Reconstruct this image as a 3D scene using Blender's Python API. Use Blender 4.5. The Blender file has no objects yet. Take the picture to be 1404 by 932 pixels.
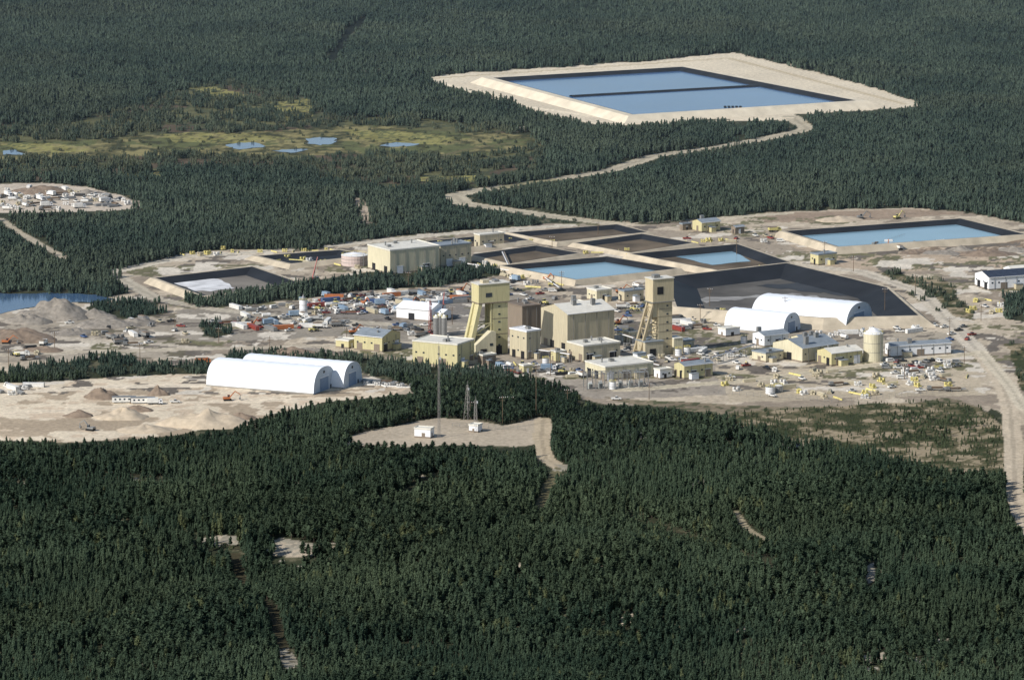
import bpy, math, random
import numpy as np
from mathutils import Vector
random.seed(7); RNG=np.random.default_rng(11)
scene=bpy.context.scene
# ------------------------------------------------------------------ survey
F=7000.0; PIT=math.radians(10.0); H=521.0
CP,SP=math.cos(PIT),math.sin(PIT)
def G(px,py,z=0.0):
    a=(np.asarray(px,float)-702)/F; b=(466-np.asarray(py,float))/F
    dy=CP+b*SP; dz=-SP+b*CP
    t=(z-H)/dz
    return a*t, dy*t
def P(X,Y,Z=0.0):
    yc=Y*SP+(Z-H)*CP; zc=Y*CP-(Z-H)*SP
    return 702+F*X/zc, 466-F*yc/zc
def SC(py):
    X,Y=G(702,py); return F/(Y*CP+H*SP)
def g3(px,py,z=0.0):
    x,y=G(px,py,z); return Vector((float(x),float(y),z))
# ------------------------------------------------------------------ noise
TAB=RNG.random((256,256))
def vn(x,y,s,seed=0):
    x=np.asarray(x)/s+seed*17.3; y=np.asarray(y)/s+seed*31.7
    xi=np.floor(x).astype(np.int64); yi=np.floor(y).astype(np.int64)
    fx=x-xi; fy=y-yi; fx=fx*fx*(3-2*fx); fy=fy*fy*(3-2*fy)
    a=TAB[xi%256,yi%256]; b=TAB[(xi+1)%256,yi%256]; c=TAB[xi%256,(yi+1)%256]; d=TAB[(xi+1)%256,(yi+1)%256]
    return (a*(1-fx)+b*fx)*(1-fy)+(c*(1-fx)+d*fx)*fy
def fbm(x,y,s,seed=0,o=4):
    r=0;w=0;k=1
    for i in range(o):
        r=r+k*vn(x,y,s/2**i,seed+i*3); w+=k; k*=.55
    return r/w
def inpoly(px,py,poly):
    res=np.zeros(px.shape,bool)
    xs=[p[0] for p in poly]; ys=[p[1] for p in poly]
    bb=(px>=min(xs))&(px<=max(xs))&(py>=min(ys))&(py<=max(ys))
    idx=np.nonzero(bb.ravel())[0]
    if len(idx)==0: return res
    x=px.ravel()[idx]; y=py.ravel()[idx]; ins=np.zeros(len(idx),bool)
    n=len(poly)
    for i in range(n):
        x1,y1=poly[i]; x2,y2=poly[(i+1)%n]
        if y1==y2: continue
        c=((y1>y)!=(y2>y))&(x<(x2-x1)*(y-y1)/(y2-y1)+x1)
        ins^=c
    r=res.ravel(); r[idx]=ins
    return r.reshape(px.shape)
def nearline(px,py,X,Y,line,w):
    """within w metres of ground poly-line"""
    res=np.zeros(px.shape,bool); r=res.ravel()
    pf=px.ravel(); qf=py.ravel(); Xf=X.ravel(); Yf=Y.ravel()
    for (a,b) in zip(line[:-1],line[1:]):
        m=(pf>min(a[0],b[0])-40)&(pf<max(a[0],b[0])+40)&(qf>min(a[1],b[1])-12)&(qf<max(a[1],b[1])+12)
        idx=np.nonzero(m)[0]
        if len(idx)==0: continue
        A=G(*a);B=G(*b); dx=B[0]-A[0]; dy=B[1]-A[1]; L=dx*dx+dy*dy+1e-9
        t=np.clip(((Xf[idx]-A[0])*dx+(Yf[idx]-A[1])*dy)/L,0,1)
        d=np.hypot(Xf[idx]-A[0]-t*dx,Yf[idx]-A[1]-t*dy)
        r[idx]|=d<w
    return r.reshape(px.shape)
# ------------------------------------------------------------------ regions
MAIN=[(-300,445),(-60,440),(40,418),(130,408),(178,402),(148,373),(200,361),(255,348),(340,342),(420,343),(500,328),(560,322),(640,315),(720,310),(775,306),(830,306),(900,308),(985,298),(1060,290),(1150,288),(1250,285),(1330,292),(1404,306),(1480,318),(1700,340),(1700,560),(1420,545),(1400,640),(1372,640),(1385,570),(1360,560),(1340,575),(1290,600),(1200,590),(1100,585),(1010,570),(900,558),(830,555),(790,546),(740,532),(700,522),(640,526),(560,540),(455,550),(400,562),(350,575),(290,585),(240,597),(180,604),(90,606),(-60,602),(-300,600)]
FARAP=[(562,108),(620,102),(700,96),(800,90),(900,83),(1003,72),(1085,90),(1180,115),(1275,145),(1180,152),(1092,158),(1085,166),(980,164),(880,171),(815,169),(760,158),(700,138),(640,122)]
COMM=[(462,601),(500,591),(560,581),(600,572),(650,575),(690,584),(735,572),(755,575),(760,592),(752,607),(700,612),(600,611),(520,613),(470,610)]
LAY=[(-300,262),(-40,256),(60,250),(120,256),(165,268),(205,282),(150,290),(60,291),(-40,294),(-300,300)]
SMALL=[[(270,741),(300,736),(345,739),(330,746),(290,747)],[(360,748),(385,740),(430,745),(465,750),(420,757),(375,757)],[(690,789),(712,785),(722,790),(700,795)],[(375,664),(405,662),(410,668),(385,670)],[(1185,790),(1200,780),(1205,800),(1190,808)],[(945,660),(962,656),(965,665),(950,668)],[(380,905),(400,900),(415,925),(395,932)],[(862,594),(885,592),(888,600),(866,601)],[(985,592),(1012,590),(1014,600),(990,602)],[(1075,608),(1100,606),(1102,614),(1078,616)],[(756,636),(776,636),(778,645),(760,647)],[(1180,905),(1210,900),(1215,908),(1190,912)],[(850,850),(868,846),(870,854),(854,857)],[(560,650),(580,648),(582,653),(565,655)],[(486,95),(520,95),(530,101),(500,101)],[(1010,865),(1030,860),(1036,872),(1014,876)],[(700,175),(726,172),(730,178),(706,180)]]
CLEAR=[MAIN,FARAP,COMM,LAY]+SMALL
ISL=[[(248,404),(300,397),(400,388),(500,374),(560,371),(640,358),(690,362),(690,376),(600,392),(500,399),(420,410),(330,419),(265,423)],
 [(308,486),(400,486),(480,488),(560,498),(625,508),(655,520),(640,530),(580,534),(560,528),(510,515),(480,498),(400,500),(315,500)],
 [(70,500),(110,492),(160,489),(200,498),(290,503),(285,511),(200,515),(120,520),(30,525),(-60,522),(-60,512),(20,510)],
 [(120,420),(160,412),(215,415),(220,430),(170,437),(125,432)],
 [(1376,408),(1404,405),(1500,408),(1500,440),(1404,440),(1380,437)],
 [(275,446),(300,442),(325,456),(300,463),(278,460)],
 [(1205,372),(1225,372),(1290,392),(1310,412),(1290,414),(1250,392)],
 [(620,500),(700,515),(790,540),(800,552),(620,545)]]
SCRUB=[[(1000,568),(1100,560),(1200,552),(1300,552),(1345,560),(1380,585),(1395,640),(1380,665),(1300,655),(1200,625),(1100,610),(1010,590)],
 [(1200,372),(1300,385),(1340,440),(1290,430)],[(1380,470),(1404,470),(1500,480),(1500,545),(1400,535)]]
SPARSE=[(1080,800),(1180,770),(1300,790),(1404,830),(1404,935),(1100,940),(980,880)]
ROADS=[([(1085,160),(1108,177),(1060,188),(985,202),(900,213),(840,233),(762,246)],7,(178,168,146)),
 ([(690,256),(655,261),(622,268),(636,279),(700,288),(760,297),(830,305)],8,(180,170,148)),
 ([(762,246),(725,250),(690,257)],5,(150,144,114)),
 ([(0,300),(25,318),(60,338),(90,354)],3.2,(172,162,142)),
 ([(490,272),(498,285),(503,305)],4.0,(178,164,144)),
 ([(1340,480),(1372,520),(1385,560),(1390,620),(1392,690),(1430,760)],5.0,(188,174,152)),
 ([(745,575),(742,600),(748,628),(768,641)],4.5,(180,165,140)),
 ([(768,641),(752,665),(740,690)],2.8,(110,104,78)),
 ([(322,755),(340,800),(375,850),(385,890),(400,925)],2.4,(66,62,46)),
 ([(1008,700),(1025,722),(1055,742)],2.0,(150,140,116)),
 ([(520,685),(560,672),(600,650)],2.4,(60,60,44)),
 ([(500,25),(476,45),(455,82)],5.0,(30,36,30)),  # far cut line: shadow between the trees painted as a near-black strip
 ([(600,215),(640,205),(700,196)],2.5,(100,96,70)),
 ([(860,700),(960,735),(1060,790)],2.0,(64,62,46)),
 ([(60,690),(200,720),(330,750)],2.0,(64,62,46)),
 ([(0,640),(180,650),(420,690),(600,720)],1.8,(60,58,44)),
 ([(540,760),(640,735),(760,728),(880,735)],2.0,(64,62,46))]
MARSH_A=[(-300,205),(0,196),(120,193),(220,184),(380,180),(480,172),(560,176),(640,182),(735,186),(742,204),(650,214),(560,208),(430,214),(300,212),(150,216),(0,220),(-300,225)]
MARSH_B=[(-300,150),(60,175),(180,150),(260,120),(320,115),(420,135),(450,160),(600,165),(700,180),(760,205),(740,240),(620,262),(480,262),(420,235),(200,235),(60,248),(-300,250)]
YEL=[[(255,118),(300,120),(345,132),(330,138),(285,132)],[(375,140),(420,136),(430,160),(390,166)],[(470,178),(560,180),(640,190),(600,198),(500,194)],[(220,184),(330,182),(400,190),(330,196),(240,196)],[(150,238),(220,236),(230,246),(170,250)],[(540,245),(640,240),(700,243),(620,252)],[(0,200),(60,196),(140,206),(60,212)]]
POOLS=[[(418,191),(440,188),(466,190),(464,195),(436,199),(422,196)],[(312,201),(330,196),(358,197),(360,202),(330,205)],[(372,208),(390,205),(422,206),(400,210)],[(522,199),(545,196),(576,197),(560,200),(530,202)],[(2,208),(20,206),(38,209),(10,212)],[(-300,402),(-40,402),(60,402),(130,404),(155,409),(140,416),(100,414),(50,420),(0,430),(-60,438),(-300,440)]]
def masks(px,py,X,Y,roads=True):
    jx=px+(fbm(X,Y,22,5)-.5)*16; jy=py+(fbm(X,Y,18,9)-.5)*5
    c=np.zeros(px.shape,bool)
    for q in CLEAR: c|=inpoly(jx,jy,q)
    i=np.zeros(px.shape,bool)
    for q in ISL: i|=inpoly(jx,jy,q)
    c&=~i
    if roads:
        for l,w,_ in ROADS: c|=nearline(px,py,X,Y,l,w)
    for q in POOLS: c|=inpoly(jx,jy,q)
    return c,jx,jy
def hgt(X,Y):
    px,py=P(X,Y,0)
    f=np.clip((py-650)/120,0,1)*np.clip((1500-py)/400,0,1)
    return f*(fbm(X,Y,130,3,2)-.5)*18
def rockgap(X,Y,px,py):
    """small openings with bare rock / lichen showing"""
    n=fbm(X,Y,12,71,3); th=np.where(inpoly(px,py,SPARSE),.735,.81)
    return (n>th)&(py>560)
def lin(c):
    c=np.asarray(c,float)/255; return np.where(c<.04045,c/12.92,((c+.055)/1.055)**2.4)
# ------------------------------------------------------------------ materials
MATS={}
def nodes_of(m):
    m.use_nodes=True; nt=m.node_tree; return nt,nt.nodes,nt.links,nt.nodes['Principled BSDF']
def mat(name,rgb,rough=.7,var=.12,scale=.4,bump=0,metal=0,spec=.3,streak=False):
    if name in MATS: return MATS[name]
    m=bpy.data.materials.new(name); nt,N,L,B=nodes_of(m)
    c=lin(rgb)*.98
    geo=N.new('ShaderNodeNewGeometry'); tex=N.new('ShaderNodeTexNoise'); tex.inputs['Scale'].default_value=scale; tex.inputs['Detail'].default_value=3
    if streak:
        mp=N.new('ShaderNodeMapping'); mp.inputs['Scale'].default_value=(3,3,.25); L.new(geo.outputs['Position'],mp.inputs['Vector']); L.new(mp.outputs[0],tex.inputs['Vector'])
    else: L.new(geo.outputs['Position'],tex.inputs['Vector'])
    r=N.new('ShaderNodeValToRGB'); e=r.color_ramp.elements; e[0].position=.3; e[1].position=.7
    e[0].color=(*np.clip(c*(1-var),0,1),1); e[1].color=(*np.clip(c*(1+var),0,1),1)
    L.new(tex.outputs['Fac'],r.inputs[0]); L.new(r.outputs[0],B.inputs['Base Color'])
    B.inputs['Roughness'].default_value=rough; B.inputs['Metallic'].default_value=metal; B.inputs['Specular IOR Level'].default_value=spec
    if bump:
        b=N.new('ShaderNodeBump'); b.inputs['Strength'].default_value=bump; b.inputs['Distance'].default_value=.5; L.new(tex.outputs['Fac'],b.inputs['Height']); L.new(b.outputs[0],B.inputs['Normal'])
    MATS[name]=m; return m
M_CREAM=lambda:mat('cream_siding',(200,192,164),.6,.12,.5,streak=True)
M_BEIGE=lambda:mat('beige_siding',(184,174,148),.6,.12,.5,streak=True)
M_YEL=lambda:mat('yellow_siding',(192,183,140),.6,.12,.5,streak=True)
M_TAUPE=lambda:mat('taupe_siding',(128,116,102),.6,.1,.5,streak=True)
M_WHITE=lambda:mat('white_paint',(225,225,225),.5,.05,.6)
M_FAB=lambda:mat('white_fabric',(232,236,240),.55,.05,.15)
M_ROOFL=lambda:mat('pale_roof',(212,208,196),.6,.1,.3)
M_ROOFG=lambda:mat('grey_blue_roof',(130,138,144),.5,.14,.3)
M_DARK=lambda:mat('dark_opening',(35,35,38),.5,.2,.5)
M_GLASS=lambda:mat('window_glass',(40,52,62),.1,.1,.5,spec=.6)
M_STEEL=lambda:mat('galvanised_steel',(140,140,138),.45,.12,1,metal=.4)
M_RUB=lambda:mat('rubber',(28,28,28),.8,.1,1)
M_SAND=lambda:mat('embankment_sand',(180,168,147),.95,.2,.12)
M_LINER=lambda:mat('black_liner',(32,34,37),.65,.35,.06)
M_YP=lambda:mat('yellow_paint',(214,200,110),.5,.08,1)
M_WOOD=lambda:mat('weathered_wood',(105,88,70),.9,.15,1)
# ------------------------------------------------------------------ mesh builder
class MB:
    def __init__(s): s.v=[];s.f=[];s.m=[];s.mats=[]
    def mi(s,m):
        if m not in s.mats: s.mats.append(m)
        return s.mats.index(m)
    def add(s,vs,fs,m):
        o=len(s.v); s.v+= [tuple(v) for v in vs]; k=s.mi(m)
        for f in fs: s.f.append([i+o for i in f]); s.m.append(k)
    def box(s,x0,x1,y0,y1,z0,z1,m):
        s.add([(x0,y0,z0),(x1,y0,z0),(x1,y1,z0),(x0,y1,z0),(x0,y0,z1),(x1,y0,z1),(x1,y1,z1),(x0,y1,z1)],
              [(0,3,2,1),(4,5,6,7),(0,1,5,4),(1,2,6,5),(2,3,7,6),(3,0,4,7)],m)
    def beam(s,p,q,w,m,w2=None):
        p=Vector(p);q=Vector(q);d=(q-p).normalized(); u=d.cross(Vector((0,0,1)))
        if u.length<.05: u=d.cross(Vector((1,0,0)))
        u.normalize(); v=d.cross(u); w2=w2 or w
        vs=[]
        for c,ww in((p,w),(q,w2)):
            for a,b in((-1,-1),(1,-1),(1,1),(-1,1)): vs.append(c+u*a*ww/2+v*b*ww/2)
        s.add(vs,[(0,3,2,1),(4,5,6,7),(0,1,5,4),(1,2,6,5),(2,3,7,6),(3,0,4,7)],m)
    def cyl(s,cx,cy,z0,z1,r0,r1,n,m):
        vs=[(cx+r0*math.cos(2*math.pi*i/n),cy+r0*math.sin(2*math.pi*i/n),z0) for i in range(n)]+[(cx+r1*math.cos(2*math.pi*i/n),cy+r1*math.sin(2*math.pi*i/n),z1) for i in range(n)]
        fs=[(i,(i+1)%n,n+(i+1)%n,n+i) for i in range(n)]+[tuple(range(n-1,-1,-1)),tuple(range(n,2*n))]
        s.add(vs,fs,m)
    def tube(s,p,q,r,n,m):
        p=Vector(p);q=Vector(q);d=(q-p).normalized(); u=d.cross(Vector((0,0,1)))
        if u.length<.05:u=d.cross(Vector((1,0,0)))
        u.normalize();v=d.cross(u); vs=[]
        for c in(p,q):
            for i in range(n): a=2*math.pi*i/n; vs.append(c+u*r*math.cos(a)+v*r*math.sin(a))
        s.add(vs,[(i,(i+1)%n,n+(i+1)%n,n+i) for i in range(n)]+[tuple(range(n-1,-1,-1)),tuple(range(n,2*n))],m)
    def prof(s,pts,y0,y1,m):
        """extrude x-z profile along y"""
        n=len(pts); vs=[(x,y0,z) for x,z in pts]+[(x,y1,z) for x,z in pts]
        s.add(vs,[(i,(i+1)%n,n+(i+1)%n,n+i) for i in range(n)]+[tuple(range(n-1,-1,-1)),tuple(range(n,2*n))],m)
    def mesh(s,name):
        me=bpy.data.meshes.new(name); me.from_pydata(s.v,[],s.f)
        for m in s.mats: me.materials.append(m)
        me.polygons.foreach_set('material_index',s.m); me.update(); return me
    def obj(s,name,parent=None,loc=(0,0,0),rz=0):
        return place(name,s.mesh(name),loc,rz,parent)
def place(name,me,loc,rz=0,parent=None,sc=1):
    o=bpy.data.objects.new(name,me); scene.collection.objects.link(o)
    o.location=loc; o.rotation_euler=(0,0,rz); o.scale=(sc,sc,sc)
    if parent: o.parent=parent
    return o
def empty(name,loc,rz=0):
    o=bpy.data.objects.new(name,None); scene.collection.objects.link(o); o.location=loc; o.rotation_euler=(0,0,rz); o.empty_display_size=1; return o
OCC=[]
# ------------------------------------------------------------------ ground sheet
def build_ground():
    cols=np.concatenate([[-9000,-5000,-3000,-1800,-1000,-600],np.arange(-400,-60,20),np.arange(-60,1465,2.3),np.arange(1480,1800,20),[2000,2500,3500,5000,7000,10000]])
    rows=np.concatenate([[6000,3500,2400,1800,1400,1200,1060,990],np.arange(955,-5,-1.2),np.arange(-10,-140,-10),[-160,-200,-260,-340,-430,-520,-600,-660,-700,-730,-750,-758]])
    PX,PY=np.meshgrid(cols,rows); X,Y=G(PX,PY)
    c,jx,jy=masks(PX,PY,X,Y)
    n1=fbm(X,Y,40,1); n2=fbm(X,Y,9,2); n3=fbm(X,Y,130,4); n4=fbm(X,Y,3.5,8,2)
    C=np.zeros(PX.shape+(3,))
    def setc(m,col,var=.25,nn=None):
        q=lin(col); k=1+var*2*((n2 if nn is None else nn)[m]-.5); C[m]=q[None,:]*k[:,None]
    setc(np.ones(PX.shape,bool),(56,60,44),.5)
    setc(n2>.66,(86,84,66),.4)
    rg=rockgap(X,Y,PX,PY); setc(rg,(112,108,90),.5,n4); setc(rg&(n4>.54),(170,163,148),.3)
    mb=inpoly(jx,jy,MARSH_B)
    setc(mb,(74,78,58),.5)
    m=mb&(n1>.54); setc(m,(94,94,66),.4)
    m=mb&(n1<.42); setc(m,(88,78,64),.4)
    for q in [MARSH_A]:
        m=inpoly(jx,jy,q); setc(m,(102,98,68),.5); m2=m&(n2>.55); setc(m2,(126,119,82),.4); m3=m&(n1>.58); setc(m3,(90,94,62),.4); m3=m&(n2<.40); setc(m3,(70,72,50),.4)
    for q in YEL: setc(inpoly(jx,jy,q)&(n4>.44),(132,128,80),.5)
    # clearings
    setc(c,(174,161,141),.22,n1)
    m=c&(n2>.56)&inpoly(jx,jy,MAIN); setc(m,(188,175,154),.2)
    m=c&(n1<.42)&inpoly(jx,jy,MAIN); setc(m,(146,134,118),.25)
    def zone(poly,col,var=.25,nn=None,cond=None):
        m=c&inpoly(jx,jy,poly)
        if cond is not None: m&=cond
        setc(m,col,var,nn)
    zone(LAY,(186,174,157),.3)
    zone(FARAP,(206,194,171),.16,n1); 
    SL=[(-300,515),(280,512),(560,530),(500,560),(200,610),(-300,610)]
    zone(SL,(210,196,172),.14,n1)
    zone(SL,(196,178,154),.15,n1,n2<.42)
    zone(SL,(168,152,130),.2,n1,(fbm(X,Y,30,83)>.6))
    LW=[(-300,430),(240,430),(280,470),(270,490),(-300,505)]
    zone(LW,(158,148,132),.3,n2)
    zone(LW,(186,176,158),.2,n2,fbm(X,Y,26,87)>.58)
    zone(LW,(104,98,82),.3,n2,n1<.43)
    zone([(240,425),(700,395),(760,405),(760,470),(560,470),(480,462),(260,470)],(146,138,125),.25,n1)
    zone([(440,405),(645,398),(650,440),(540,444),(430,432)],(130,124,116),.2,n1)
    zone([(600,480),(990,480),(1000,540),(820,548),(700,515)],(150,141,128),.25,n2)
    zone([(1080,335),(1230,330),(1404,330),(1480,360),(1335,372),(1200,372),(1140,365)],(174,157,136),.2,n2)
    zone([(1240,325),(1404,328),(1500,340),(1500,352),(1240,350)],(124,109,93),.35,n2,n4>.45)
    zone([(1030,292),(1250,288),(1330,293),(1200,302),(1050,306)],(150,133,115),.25,n2)
    zone([(640,316),(1080,318),(1090,362),(900,378),(690,378),(560,350)],(156,144,127),.22,n2)
    BR=[(830,545),(1010,555),(1200,560),(1300,545),(1345,560),(1100,590),(900,565)]
    zone(BR,(126,115,96),.35,n2)
    zone(BR,(82,84,62),.35,n2,n4>.55)
    zone([(980,500),(1330,495),(1350,540),(1000,552)],(178,165,143),.2,n1)
    zone([(930,455),(1320,455),(1330,490),(950,495)],(160,150,133),.2,n1)
    # weedy patches and dark stains through the yard
    wd=c&inpoly(jx,jy,MAIN)&(fbm(X,Y,55,41)>.60)&(n4>.4)&(jy<520); setc(wd,(110,107,82),.3)
    st=c&inpoly(jx,jy,MAIN)&(fbm(X,Y,16,47)>.63)&(jy>310)&(jy<540); setc(st,(108,101,92),.3)
    st=c&inpoly(jx,jy,MAIN)&(fbm(X,Y,20,53)>.66)&(jy>310)&(jy<540); setc(st,(202,193,177),.2)
    for q in SCRUB:
        m=inpoly(jx,jy,q); setc(m,(96,91,68),.4); setc(m&(n2>.57),(142,129,106),.3); setc(m&(n2<.42),(64,70,46),.3)
    # haul tracks and forest cut lines, the far one shadow-dark
    for l,w,col in ROADS+[([(148,374),(250,352),(345,346),(500,332),(640,318),(780,309)],6,(196,187,169)),
        ([(160,378),(215,410),(300,425),(450,440),(560,446)],5,(178,169,151)),
        ([(830,306),(980,300),(1080,292)],5,(190,179,157)),
        ([(1080,362),(1180,372),(1262,400),(1300,440),(1340,480)],6,(192,182,164)),
        ([(1262,440),(1120,446),(960,438),(850,420)],4,(178,169,151)),
        ([(1340,484),(1200,500),(1020,522),(850,535)],5,(190,179,155)),
        ([(-100,490),(120,482),(280,478),(480,474),(560,470)],5,(184,173,153)),
        ([(-100,470),(60,462),(200,470),(280,478)],4,(190,179,161)),
        ([(-100,545),(150,530),(280,528)],5,(218,204,181)),
        ([(-100,575),(120,560),(260,552),(480,545)],4,(216,201,177)),
        ([(1404,560),(1385,530),(1345,482)],4,(196,185,163)),
        ([(640,118),(760,160),(830,172),(1085,162)],3,(212,199,174)),
        ([(590,108),(1000,80),(1240,143)],3,(186,172,145)),
        ([(600,112),(700,143),(815,160)],3,(222,209,184))]:
        m=nearline(PX,PY,X,Y,l,w)
        setc(m,col,.15,n2)
        if w>=4 and col[0]>120:
            m=nearline(PX,PY,X,Y,l,w*.22); setc(m,tuple(v*.9 for v in col),.15,n2)
    for q in SMALL: setc(c&inpoly(jx,jy,q)&(n4>.42),(150,143,127),.3)
    for q in POOLS:
        m=inpoly(jx,jy,[(x,y) for x,y in q]); setc(m,(60,60,44),.2)
    Z=hgt(X,Y)
    rough=c&inpoly(jx,jy,MAIN)
    Z=Z+np.where(rough,(n2-.5)*.5,0)
    for q in [[(1180,336),(1404,330),(1500,345),(1500,372),(1330,372),(1200,362)]]:
        m=inpoly(jx,jy,q); Z=Z+np.where(m,(n1-.4)*4,0)
    nr,nc=PX.shape
    me=bpy.data.meshes.new('ground'); me.vertices.add(nr*nc)
    co=np.stack([X,Y,Z],-1).reshape(-1); me.vertices.foreach_set('co',co)
    i=np.arange(nr*nc).reshape(nr,nc)
    q=np.stack([i[:-1,:-1],i[:-1,1:],i[1:,1:],i[1:,:-1]],-1).reshape(-1)
    nf=(nr-1)*(nc-1)
    me.loops.add(nf*4); me.loops.foreach_set('vertex_index',q)
    me.polygons.add(nf); me.polygons.foreach_set('loop_start',np.arange(nf)*4)
    me.polygons.foreach_set('use_smooth',np.ones(nf,bool))
    at=me.color_attributes.new('Col','FLOAT_COLOR','POINT')
    at.data.foreach_set('color',np.concatenate([np.clip(C,0,.9),np.ones(PX.shape+(1,))],-1).reshape(-1))
    me.update(calc_edges=True); me.validate()
    o=place('ground',me,(0,0,0))
    m=bpy.data.materials.new('ground_earth'); nt,N,L,B=nodes_of(m)
    a=N.new('ShaderNodeAttribute'); a.attribute_name='Col'
    geo=N.new('ShaderNodeNewGeometry')
    t=N.new('ShaderNodeTexNoise'); t.inputs['Scale'].default_value=.35; t.inputs['Detail'].default_value=5; t.inputs['Roughness'].default_value=.7; L.new(geo.outputs['Position'],t.inputs['Vector'])
    mr=N.new('ShaderNodeMapRange'); mr.inputs['From Min'].default_value=.3; mr.inputs['From Max'].default_value=.7; mr.inputs['To Min'].default_value=.72; mr.inputs['To Max'].default_value=1.24
    L.new(t.outputs['Fac'],mr.inputs['Value'])
    mx=N.new('ShaderNodeVectorMath'); mx.operation='SCALE'; L.new(a.outputs['Color'],mx.inputs[0]); L.new(mr.outputs[0],mx.inputs['Scale'])
    L.new(mx.outputs[0],B.inputs['Base Color']); B.inputs['Roughness'].default_value=.95; B.inputs['Specular IOR Level'].default_value=.1
    b=N.new('ShaderNodeBump'); b.inputs['Strength'].default_value=.5; b.inputs['Distance'].default_value=.6; L.new(t.outputs['Fac'],b.inputs['Height']); L.new(b.outputs[0],B.inputs['Normal'])
    me.materials.append(m)
build_ground()
# ------------------------------------------------------------------ forest
def foliage_mat(name,base,light,warm):
    m=bpy.data.materials.new(name); m.use_nodes=True; N=m.node_tree.nodes; L=m.node_tree.links; N.clear()
    def at(nm):
        a=N.new('ShaderNodeAttribute'); a.attribute_type='INSTANCER'; a.attribute_name=nm; return a.outputs['Fac']
    m1=N.new('ShaderNodeMix'); m1.data_type='RGBA'; L.new(at('lum'),m1.inputs['Factor']); m1.inputs['A'].default_value=(*base,1); m1.inputs['B'].default_value=(*light,1)
    m2=N.new('ShaderNodeMix'); m2.data_type='RGBA'; L.new(at('tint'),m2.inputs['Factor']); L.new(m1.outputs['Result'],m2.inputs['A']); m2.inputs['B'].default_value=(*warm,1)
    d=N.new('ShaderNodeBsdfDiffuse'); L.new(m2.outputs['Result'],d.inputs['Color']); o=N.new('ShaderNodeOutputMaterial'); L.new(d.outputs[0],o.inputs['Surface'])
    return m
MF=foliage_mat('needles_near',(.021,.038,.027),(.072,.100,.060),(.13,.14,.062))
MFF=foliage_mat('needles_far_hazed',(.032,.052,.042),(.078,.105,.075),(.13,.13,.075))  # far foliage lighter and bluer: distance haze mixed into its colour
MBK=mat('bark',(98,86,76),.9,.2,2)
def tree_geo(seed,n,pine=False,cone=True):
    r=random.Random(seed); V=[];Fc=[];Mi=[]
    def add(vs,fs,mi):
        o=len(V);V.extend(vs)
        for f in fs: Fc.append([i+o for i in f]);Mi.append(mi)
    bx,by=r.uniform(-.03,.03),r.uniform(-.03,.03)
    k=4; add([(.014*math.cos(2*math.pi*i/k),.014*math.sin(2*math.pi*i/k),-.05) for i in range(k)]+[(bx,by,.97)],[(i,(i+1)%k,k) for i in range(k)],1)
    lo=.26 if pine else .08
    ph=[r.uniform(0,6.28) for _ in range(4)]
    def rad(t,a):
        u=(t-lo)/(1-lo)
        if pine: p=.24*math.sin(math.pi*min(1,(.22+u*.76)))**.7
        else: p=.215*(1-u)**.62+.015
        return max(.01,p*(1+.3*math.sin(2*a+ph[0]+5*u)+.22*math.sin(3*a+ph[1]-9*u)))
    if cone:
        rings=[lo+.02,lo+(1-lo)*.3,lo+(1-lo)*.6,lo+(1-lo)*.85]; vs=[]
        for t in rings:
            for i in range(5):
                a=2*math.pi*i/5+t*3; q=rad(t,a)*.55; vs.append((bx*t+q*math.cos(a),by*t+q*math.sin(a),t+r.uniform(-.03,.03)))
        vs.append((bx,by,1)); fs=[]
        for j in range(3):
            for i in range(5): fs.append((j*5+i,j*5+(i+1)%5,(j+1)*5+(i+1)%5,(j+1)*5+i))
        for i in range(5): fs.append((15+i,15+(i+1)%5,20))
        add(vs,fs,0)
    for j in range(n):
        u=r.random()**(1.1 if not pine else .9); t=lo+(1-lo)*u; a=r.uniform(0,6.283)
        q=rad(t,a)*r.uniform(.75,1.15); w=.032+.04*r.random()
        ca,sa=math.cos(a),math.sin(a); s=q*r.uniform(.1,.5); dz=-.35*q if not pine else .15*q
        tw=r.uniform(-1,1)*w*.7
        cx,cy=bx*t,by*t
        add([(cx+s*ca-w*sa,cy+s*sa+w*ca,t+tw),(cx+s*ca+w*sa,cy+s*sa-w*ca,t-tw),(cx+q*ca,cy+q*sa,t+dz+r.uniform(-.02,.02))],[(0,1,2)],0)
    return V,Fc,Mi
def src_obj(name,geos,mats,coll):
    V=[];Fc=[];Mi=[]
    for (g,loc,s,rz) in geos:
        v,f,mi=g; o=len(V); c,sn=math.cos(rz),math.sin(rz)
        V+=[(loc[0]+s*(x*c-y*sn),loc[1]+s*(x*sn+y*c),loc[2]+s*z) for x,y,z in v]; Fc+=[[i+o for i in q] for q in f]; Mi+=mi
    me=bpy.data.meshes.new(name); me.from_pydata(V,[],Fc)
    for m in mats: me.materials.append(m)
    me.polygons.foreach_set('material_index',Mi); me.update()
    o=bpy.data.objects.new(name,me); coll.objects.link(o)
CN=bpy.data.collections.new('tree_kinds'); CF=bpy.data.collections.new('tree_clump_kinds')
kinds=[tree_geo(100+i,120,pine=(i>=6)) for i in range(9)]
for i,k in enumerate(kinds): src_obj('tree_kind_%02d'%i,[(k,(0,0,0),1,0)],[MF,MBK],CN)
fk=[tree_geo(300+i,36,pine=(i>=6)) for i in range(9)]
rr=random.Random(5)
for i in range(8):
    gs=[]
    for a in range(3):
        for b in range(3):
            gs.append((rr.choice(fk[:7] if i<5 else fk),((a-1)*2.7+rr.uniform(-1.2,1.2),(b-1)*2.7+rr.uniform(-1.2,1.2),0),rr.uniform(4.2,8.2),rr.uniform(0,6.28)))
    src_obj('clump_kind_%02d'%i,gs,[MFF,MBK],CF)
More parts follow.
